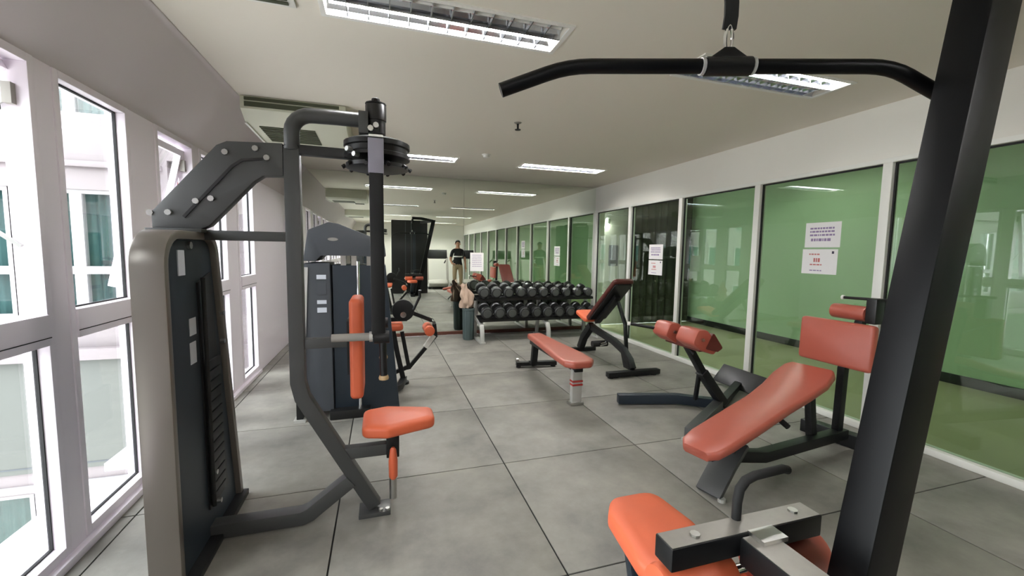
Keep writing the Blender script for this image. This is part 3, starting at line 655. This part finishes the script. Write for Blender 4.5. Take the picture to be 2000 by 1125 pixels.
# ------------------------------------------------------------ lat pulldown machine, right foreground
lp = thing('lat_pulldown_machine', 'black lat pulldown machine with leaning post and orange seat, right foreground', 'gym machine', (.95, .5, 0))
dz = V((.305, .032, 1.378))/1.378
def pc(z, dx, dy): return V((.9586, .623, 0))+dz*z+V((dx, dy, 0))
hb_ = newbm(); hull8(hb_, [pc(z, dx, dy) for z in (.0, 2.32) for dx, dy in ((0, 0), (.115, 0), (.115, .085), (0, .085))])
part('leaning_post', hb_, 'post', lp, .006)
part('post_foot', box(.9, 1.13, .55, .78, 0, .02), 'frame_dk', lp, .004)
lst = part('seat', pad(fillet([(.745, .80), (.985, .80), (1.005, 1.10), (.985, 1.30), (.80, 1.30), (.745, 1.22), (.715, 1.0)], [.03, .03, .1, .07, .07, .06, .1]), .07, .024, Matrix.Translation((0, 0, .432)), crown=.004), 'orange', lp, smooth=1.0)
part('seat_bracket', beam([(.86, 1.22, .43), (.845, 1.15, .30), (.85, .95, .12), (.86, .70, .06)], .10, .04), 'navy', lp, .008)
part('seat_tray', box(.79, .96, .85, 1.24, .418, .434), 'frame_dk', lst)
part('base_beam', box(.82, .94, 0.05, 1.0, 0, .07), 'frame_dk', lp, .005)
cb_ = part('roller_crossbar', box(.668, 1.165, .795, .862, .62, .68), 'frame_dk', lp, .004)
part('crossbar_top_sheen', box(.672, 1.161, .799, .858, .6795, .6815), 'top_sheen', cb_)  # pale sheet paints the ceiling light's reflection on the crossbar top
bolts(cb_, [(.76, .825, .681), (1.10, .832, .681)], (0, 0, .006), .013)
for a, b in ((.66, .88), (.975, 1.20)): part('thigh_roller', cyl((a, .835, .545), (b, .835, .545), .06, 22), 'orange' if a < .8 else 'brown', lp, .014)
part('roller_axle', cyl((.64, .835, .545), (1.21, .835, .545), .013), 'chrome', lp)
ra_ = part('roller_arm', box(.878, .972, .02, .796, .60, .672), 'frame_dk', lp, .005); part('arm_top_sheen', box(.882, .968, .03, .792, .6715, .6735), 'top_sheen', ra_)  # same pale sheet for the ceiling light's sheen along the arm top
part('arm_joint_plate', box(.905, .985, .75, .80, .672, .684), 'steel', lp)
part('lift_handle', tube([(.918, .85, .675), (.918, .85, .73), (.924, .85, .765), (.945, .852, .785), (.98, .855, .792), (1.09, .862, .792), (1.11, .864, .785)], .0125, 12, (0, 1, .02)), 'knob', lp)
lt = part('weight_tower', box(.30, 1.42, -.42, -.04, .0, 2.34), 'black', lp, .012)
for x in (.72, .90): part('tower_groove', box(x, x+.02, -.045, -.03, .06, 2.3), 'grey', lt)
part('tower_window', box(.95, 1.05, -.045, -.034, .3, 2.0), 'navy', lt)
part('roller_post', box(.88, .97, -.05, .06, .0, .75), 'frame_dk', lp, .005)
part('top_boom', beam([(1.50, .70, 2.29), (1.15, .86, 2.34), (.875, .95, 2.34)], .07, .08), 'frame_dk', lp, .005)
part('top_boom', beam([(1.50, .70, 2.29), (1.2, -.10, 2.29)], .07, .08), 'frame_dk', lp, .005)
part('pulley', cyl((.86, .945, 2.24), (.90, .935, 2.24), .055, 20), 'knob', lp, .008)
part('pulley_fork', box(.85, .91, .92, .965, 2.24, 2.31), 'frame_dk', lp)

lb = thing('pulldown_bar', 'long black bent pulldown bar hanging from a strap at the top right', 'pulldown bar', (.874, .935, 1.86))
bd_ = (V((1.286, .801, 1.90))-V((.475, 1.053, 1.883))).normalized()
A, B, Cc, D = V((.304, 1.10, 1.822)), V((.475, 1.053, 1.888)), V((1.286, .801, 1.90)), V((1.455, .782, 1.843))
def bend(a, b, c, d): 
    p0 = b+(a-b).normalized()*d; p1 = b+(c-b).normalized()*d
    return [p0*(1-t)**2+b*2*t*(1-t)+p1*t*t for t in (0, .25, .5, .75, 1)]
part('bar', tube([A]+bend(A, B, Cc, .06)+bend(B, Cc, D, .06)+[D], .0185, 16), 'post', lb)
ctr = V((.874, .929, 1.894)); side = bd_
sleeve = part('swivel_sleeve', tube([ctr-side*.06, ctr+side*.06], .024, 16), 'black', lb)
for s in (-1, 1): part('collar_ring', tube([ctr+side*(s*.066-.004), ctr+side*(s*.066+.004)], .022, 16), 'silver', lb)
hm = fr(ctr, side, (0, 0, 1))
tri = fillet([(-.065, -.018), (.065, -.018), (.06, .012), (.012, .045), (-.012, .045), (-.06, .012)], .008, 3)
part('hook_plate', pad(tri, .024, .003, hm @ Matrix.Translation((0, 0, -.012))), 'black', lb)
top = ctr+V((0, 0, .035))
ring = [top+side*(.009*math.cos(a))+V((0, 0, .032+.034*math.sin(a))) for a in [2*PI*i/20 for i in range(21)]]
part('carabiner', tube(ring, .0045, 8, (.3, 1, .1)), 'chrome', lb)
def strip(o): return [top+side*(o+.004*math.sin(i*1.1))+V((0, 0, .058+i*.0325)) for i in range(7)]
sp_ = newbm()
for o, wd in ((-.008, .02), (.006, .022), (0, .03)): sweep(strip(o), [(-wd/2, -.004), (wd/2, -.004), (wd/2, .004), (-wd/2, .004)], (.3, 1, .1), sp_)
part('strap', sp_, 'knob', lb)

# ------------------------------------------------------------ dumbbell rack
rk = thing('dumbbell_rack', 'two-tier dumbbell rack with silver legs in front of the mirror', 'rack', (2.4, 6.35, 0))
for x in (1.44, 2.52, 3.40):
    part('rack_leg', beam([(x, 6.08, .03), (x, 6.095, .17), (x, 6.14, .255), (x, 6.22, .285), (x, 6.48, .335), (x, 6.54, .38), (x, 6.56, .60)], .05, .06, (1, 0, 0)), 'silver', rk, .006)
    part('rack_leg', beam([(x, 6.62, .03), (x, 6.585, .30), (x, 6.57, .42)], .05, .05, (1, 0, 0)), 'silver', rk, .006)
    part('foot_bar', box(x-.04, x+.04, 6.02, 6.68, 0, .03), 'silver', rk, .004)
for zt, y0 in ((.615, 6.40), (.315, 6.20)):
    part('shelf_tray', prism([(y0-.03, zt), (y0+.24, zt+.05), (y0+.24, zt+.062), (y0-.02, zt+.014), (y0-.03, zt+.04), (y0-.04, zt+.04), (y0-.04, zt)], 'x', 1.42, 3.44), 'black', rk)
    for y in (y0, y0+.18): part('shelf_rail', box(1.42, 3.44, y-.012, y+.012, zt+.02+(y-y0)*.18, zt+.045+(y-y0)*.18), 'frame_dk', rk)
dbp = thing('dumbbell', 'x', 'dumbbell', (0, 0, 0), 'dumbbells on the rack')
def dumb_mesh():
    r, l = .066, .085
    for s in (-1, 1):
        b = newbm(); prof = [(.04, .06), (r-.008, .062), (r, .075), (r, .06+l-.012), (r-.012, .06+l)]
        lathe(prof, (0, 0, 0), 12, b); bmesh.ops.rotate(b, verts=b.verts, matrix=Matrix.Rotation(s*PI/2, 3, 'X'))
        h = part('head', b, 'db', dbp, smooth=.5)
        c = lathe([(.046, .06+l-.002), (.044, .06+l+.003)], (0, 0, 0), 14); bmesh.ops.rotate(c, verts=c.verts, matrix=Matrix.Rotation(s*PI/2, 3, 'X'))
        part('end_cap', c, 'dbcap', h)
    part('handle', cyl((0, -.065, 0), (0, .065, 0), .015, 12), 'chrome', dbp)
dumb_mesh()
ords = ['first', 'second', 'third', 'fourth', 'fifth', 'sixth', 'seventh', 'eighth', 'ninth', 'tenth', 'eleventh']
first = True
for tier, (zt, y0, nm) in enumerate(((.615, 6.40, 'upper'), (.315, 6.20, 'lower'))):
    n = 10
    for i in range(n):
        x = 1.53+i*(3.33-1.53)/(n-1); s = 1.42-.25*i/(n-1) if tier == 0 else 1.45-.2*i/(n-1)
        tlt = math.radians(10.3); loc = (x, y0+.09, zt+.055+.066*s+.012)
        o = dbp if first else copy_tree(dbp); first = False
        o.location = loc; o.scale = (s, min(s, 1.18), s); o.rotation_euler = (tlt, 0, random.uniform(-.05, .05))
        where = 'leftmost' if i == 0 else 'rightmost' if i == n-1 else ords[i]+' from the left'
        o['label'] = 'black rubber dumbbell on the %s rack tier, %s' % (nm, where)

# bin beside the rack with a cloth bundle
bn = thing('waste_bin', 'slim grey-green ribbed waste bin at the left end of the dumbbell rack', 'bin', (1.30, 6.45, 0))
part('bin_body', lathe([(.082, 0), (.085, .01), (.092, .46), (.10, .47), (.10, .50), (.085, .50), (.083, .47)], (1.30, 6.45, 0), 20), 'bin', bn)
for i in range(12):
    a = 2*PI*i/12; part('rib', cyl((1.30+.085*math.cos(a), 6.45+.085*math.sin(a), .02), (1.30+.093*math.cos(a), 6.45+.093*math.sin(a), .46), .006, 6), 'bin', bn)
cbm = newbm(); rr = random.Random(3); rings = []; NS = 30
for k in range(15):
    u = k/14; z = .505+.36*u; r0 = .045+.05*math.sin(PI*min(1, u*1.15+.1))**.7
    ring = []
    for i in range(NS):
        th = 2*PI*i/NS
        f = 1+.22*math.sin(3*th+5*u)+.16*math.sin(5*th-9*u+1)+.10*math.sin(9*th+4*u)
        ring.append(cbm.verts.new((1.25+r0*f*math.cos(th)*(1.15-.3*u)+.02*math.sin(u*5), 6.45+r0*.7*f*math.sin(th), z+.03*math.sin(2*th+3*u)*(u > .1)+rr.uniform(-.006, .006))))
    rings.append(ring)
for a, b in zip(rings, rings[1:]):
    for i in range(NS): cbm.faces.new((a[i], a[(i+1) % NS], b[(i+1) % NS], b[i]))
cbm.faces.new(rings[0][::-1]); cbm.faces.new(rings[-1])
single('cloth_bundle', cbm, 'cloth', 'crumpled beige cloth bundle stuffed upright into the slim bin', 'cloth', (1.30, 6.45, .49))

# ------------------------------------------------------------ behind the viewer, seen only in the mirror
def treadmill(label, x, y):
    t = thing('treadmill', label, 'treadmill', (x, y, 0), 'treadmills behind the viewer')
    part('deck', box(x-.36, x+.36, y-.85, y+.75, .08, .20), 'tread', t, .02); part('running_belt', box(x-.24, x+.24, y-.8, y+.6, .195, .206), 'knob', t)
    part('motor_hood', prism(fillet([(y+.45, .18), (y+.85, .08), (y+.88, .22), (y+.60, .34)], .05, 3), 'x', x-.34, x+.34), 'tread', t, .02)
    for s in (-1, 1):
        part('upright', beam([(x+s*.36, y+.62, .15), (x+s*.36, y+.40, 1.15)], .06, .08, (1, 0, 0)), 'tread', t, .01)
        part('handrail', tube([(x+s*.36, y+.42, 1.08), (x+s*.36, y+.1, 1.02), (x+s*.36, y-.25, .92)], .022), 'knob', t)
        part('foot', box(x+s*.30-.04, x+s*.30+.04, y-.8, y+.7, 0, .08), 'knob', t)
    part('console', prism(fillet([(y+.30, 1.08), (y+.46, 1.12), (y+.40, 1.42), (y+.34, 1.42)], .02, 3), 'x', x-.36, x+.36), 'black', t, .01)
treadmill('grey treadmill behind the viewer, seen in the mirror beside the black tower', 1.95, -2.2)
treadmill('grey treadmill behind the viewer, seen in the mirror nearest the glass', 3.0, -2.4)

def person(loc):
    x0, y0, _ = loc
    t = thing('person', 'person in black shirt and khaki trousers, seen only in the mirror', 'person', loc)
    J = dict(pel=(0, 0, .93), bel=(0, .01, 1.06), che=(0, .0, 1.26), nec=(0, 0, 1.44), nk2=(0, .01, 1.50), hd=(0, .025, 1.60), top=(0, .015, 1.69),
             shl=(-.17, 0, 1.38), ell=(-.23, -.02, 1.12), wrl=(-.20, .14, .98), hal=(-.17, .20, .99),
             shr=(.17, 0, 1.38), elr=(.24, -.03, 1.11), wrr=(.25, .05, .87), har=(.25, .08, .80),
             hil=(-.09, 0, .88), knl=(-.105, .03, .49), anl=(-.11, -.02, .09), tol=(-.13, .13, .035),
             hir=(.09, 0, .88), knr=(.105, .03, .49), anr=(.11, -.02, .09), tor=(.13, .13, .035))
    Rr = dict(pel=(.145, .105), bel=(.13, .1), che=(.15, .105), nec=(.075, .07), nk2=(.052, .055), hd=(.074, .092), top=(.055, .07),
              shl=(.065, .065), ell=(.043, .043), wrl=(.03, .027), hal=(.04, .022), shr=(.065, .065), elr=(.043, .043), wrr=(.03, .027), har=(.026, .042),
              hil=(.09, .095), knl=(.06, .062), anl=(.042, .048), tol=(.045, .032), hir=(.09, .095), knr=(.06, .062), anr=(.042, .048), tor=(.045, .032))
    E_ = [('pel', 'bel'), ('bel', 'che'), ('che', 'nec'), ('nec', 'nk2'), ('nk2', 'hd'), ('hd', 'top'), ('nec', 'shl'), ('shl', 'ell'), ('ell', 'wrl'), ('wrl', 'hal'),
          ('nec', 'shr'), ('shr', 'elr'), ('elr', 'wrr'), ('wrr', 'har'), ('pel', 'hil'), ('hil', 'knl'), ('knl', 'anl'), ('anl', 'tol'), ('pel', 'hir'), ('hir', 'knr'), ('knr', 'anr'), ('anr', 'tor')]
    names = list(J); chains = [([J[n] for n in names], [(names.index(a), names.index(b)) for a, b in E_], [Rr[n] for n in names])]
    fing = []
    for hx, hy, hz, dx, dy, dz_ in ((-.17, .20, .99, .02, .045, -.005), (.25, .085, .80, 0, .012, -.045)):
        for k in range(5):
            sidev = (k-1.5)*.019 if k < 4 else -.042
            base = V((hx, hy, hz))+(V((sidev, 0, 0)) if abs(dz_) < .02 else V((0, sidev, 0)))
            ln = (.8, 1, .95, .7, .6)[k]; d = V((dx, dy, dz_))*ln
            p1 = base+d*.8; p2 = p1+d*.7+V((0, 0, -.008)); p3 = p2+d*.5+V((0, .004, -.012))
            fing.append(([tuple(base), tuple(p1), tuple(p2), tuple(p3)], [(0, 1), (1, 2), (2, 3)], [(.0095, .0095), (.009, .009), (.008, .008), (.006, .006)]))
    bmA = newbm()
    for k, (vs, es, rs) in enumerate(chains+fing):
        me = bpy.data.meshes.new('tmp'); me.from_pydata(vs, es, []); ob = bpy.data.objects.new('tmp', me); COL.objects.link(ob)
        sk = ob.modifiers.new('s', 'SKIN'); sk.use_smooth_shade = True
        for i, rad in enumerate(rs): me.skin_vertices[0].data[i].radius = rad; me.skin_vertices[0].data[i].use_root = (i == 0)
        ss = ob.modifiers.new('d', 'SUBSURF'); ss.levels = ss.render_levels = 2 if k == 0 else 1
        dg = bpy.context.evaluated_depsgraph_get(); ev = ob.evaluated_get(dg).to_mesh()
        bmA.from_mesh(ev); ob.evaluated_get(dg).to_mesh_clear(); bpy.data.objects.remove(ob)
    for f in bmA.faces:
        c = f.calc_center_median(); arm = abs(c.x) > .19
        if c.z < .075: f.material_index = 3
        elif c.z < .95 and not (arm and c.z > .7) and c.y < .13: f.material_index = 2
        elif c.z < 1.46 and not (arm and c.z < 1.2) and c.y < .11: f.material_index = 1
    bmesh.ops.translate(bmA, verts=bmA.verts, vec=V(loc))
    bd2 = part('body', bmA, ['skin', 'shirt', 'khaki', 'shoe'], t, smooth=3)
    hbm = newbm(); bmesh.ops.create_icosphere(hbm, subdivisions=3, radius=1); 
    bmesh.ops.delete(hbm, geom=[v for v in hbm.verts if v.co.z < -.1 and v.co.y > -.2 or v.co.z < -.55 or (v.co.y > .55 and v.co.z < .45)], context='VERTS')
    bmesh.ops.transform(hbm, matrix=Matrix.Translation(V(loc)+V((0, .012, 1.655))) @ Matrix.Diagonal((.085, .105, .085, 1)), verts=hbm.verts)
    part('hair', hbm, 'hair', t, smooth=3)
    fx, fy, fz = loc
    for s in (-1, 1):
        part('eye', lathe([(.002, -.008), (.011, 0), (.002, .008)], (fx+s*.031, fy+.105, 1.625), 8), 'hair', t)
        part('ear', lathe([(.004, -.03), (.014, -.01), (.015, .015), (.005, .03)], (fx+s*.083, fy+.01, 1.61), 8), 'skin', t)
    part('nose', lathe([(.013, -.02), (.014, -.012), (.006, .02)], (fx, fy+.115, 1.60), 8), 'skin', t)
    part('mouth', box(fx-.022, fx+.022, fy+.095, fy+.108, 1.553, 1.56), 'brown', t)
    part('shirt_band', lathe([(.155, 0), (.156, .02), (.155, .04)], (fx, fy+.003, 1.19), 18), 'white', t)
person((2.34, .35, 0))

# ------------------------------------------------------------ outside: neighbouring wing across the courtyard corner
FY = 5.4
nb = thing('neighbour_wing', 'white building wing with teal curtained windows outside the left windows', 'building', (-4, FY, -4))
wins = []
for zf in (-3.18, 1.90-1.2-.0, 2.68+.0):
    pass
cols = [(-2.91, -2.56), (-3.42, -3.01), (-3.95, -3.52), (-4.75, -4.30), (-5.25, -4.85), (-6.0, -5.5)]
rowsz = [(-3.0, -1.22), (.70, 1.10), (1.18, 1.92), (2.72, 3.5), (3.6, 4.4), (5.3, 6.2)]
holes = [(a-.05, b+.05, c-.04, d+.04) for a, b in cols for c, d in rowsz]
holes += [(-2.16, -1.86, c, d) for c, d in ((1.1, 2.3), (.1, .9))]
xs_ = sorted({-8.0, -1.46}|{v for h in holes for v in h[:2]}); zs_ = sorted({-4.0, 8.0}|{v for h in holes for v in h[2:]})
wbm = newbm()
for a, b in zip(xs_, xs_[1:]):
    for c, d in zip(zs_, zs_[1:]):
        mx, mz = (a+b)/2, (c+d)/2
        if not any(h[0] < mx < h[1] and h[2] < mz < h[3] for h in holes): box(a, b, FY, FY+.2, c, d, wbm)
part('wall', wbm, 'facade', nb)
part('spandrel', box(-8, -2.3, FY-.02, FY, -.95, .22), 'conc', nb); part('spandrel_joint', box(-8, -2.3, FY-.024, FY-.018, -.90, -.885), 'grey', nb)
part('ledge', box(-8, -2.2, FY-.10, FY, .22, .34), 'facade', nb, .01); part('ledge', box(-8, -2.2, FY-.05, FY, 2.18, 2.24), 'facade', nb, .01); part('ledge', box(-8, -2.2, FY-.04, FY, -1.15, -1.08), 'fwhite', nb, .01)
part('pilaster', box(-2.42, -2.25, FY-.08, FY, -4, 8), 'facade', nb, .01)
for a, b in cols:
    for c, d in rowsz:
        q = newbm(); s = .05
        for r_ in ((a-s, a, c-.04, d+.04), (b, b+s, c-.04, d+.04), (a, b, d, d+.04), (a, b, c-.04, c)): box(r_[0], r_[1], FY+.02, FY+.08, r_[2], r_[3], q)
        wf = part('window_frame', q, 'fwhite', nb)
        part('pane', box(a, b, FY+.045, FY+.05, c, d), 'glass', wf)
        cv = newbm(); n = 24; A_ = [cv.verts.new((a-.04+(b-a+.08)*i/n, FY+.13+.014*math.sin(i*1.7+a*9), c-.05)) for i in range(n+1)]; B_ = [cv.verts.new((v.co.x, v.co.y, d+.05)) for v in A_]
        for i in range(n): cv.faces.new((A_[i], A_[i+1], B_[i+1], B_[i]))
        part('curtain', cv, 'teal', wf, smooth=1.3)
for c, d, m in ((1.1, 2.3, 'brick'), (.1, .9, 'teal')):
    wf = part('window_frame', box(-2.16, -1.86, FY+.12, FY+.16, c, d), 'fwhite', nb)
    k = int((d-c)/.09)
    for i in range(k): part('louvre', box(-2.12, -1.90, FY+.06, FY+.10, c+.03+i*.09, c+.09+i*.09), m, wf)
struct('ground_courtyard', box(-30, XL-.3, -20, 30, -4.2, -4), 'paving')
# added unseen wing, keeps bright sky out of the neighbouring panes' reflections
fwg = thing('sky_blocker_wing', 'added unseen wing across the courtyard, blocking sky reflections in the neighbouring panes', 'building', (-13, -14, -4))
part('wall', box(-26, -1.46, -14.4, -14, -4, 6.5), 'facade', fwg)
part('roof_edge', box(-26.1, -1.4, -14.5, -13.8, 6.5, 6.8), 'fwhite', fwg)
for i in range(9):
    for z in (-3, .2, 3.4):
        x = -24.5+i*2.6; wf = part('window_frame', box(x-.08, x+1.48, -14.0, -13.94, z-.08, z+1.88), 'fwhite', fwg); part('pane', box(x, x+1.4, -13.95, -13.93, z, z+1.8), 'teal', wf)
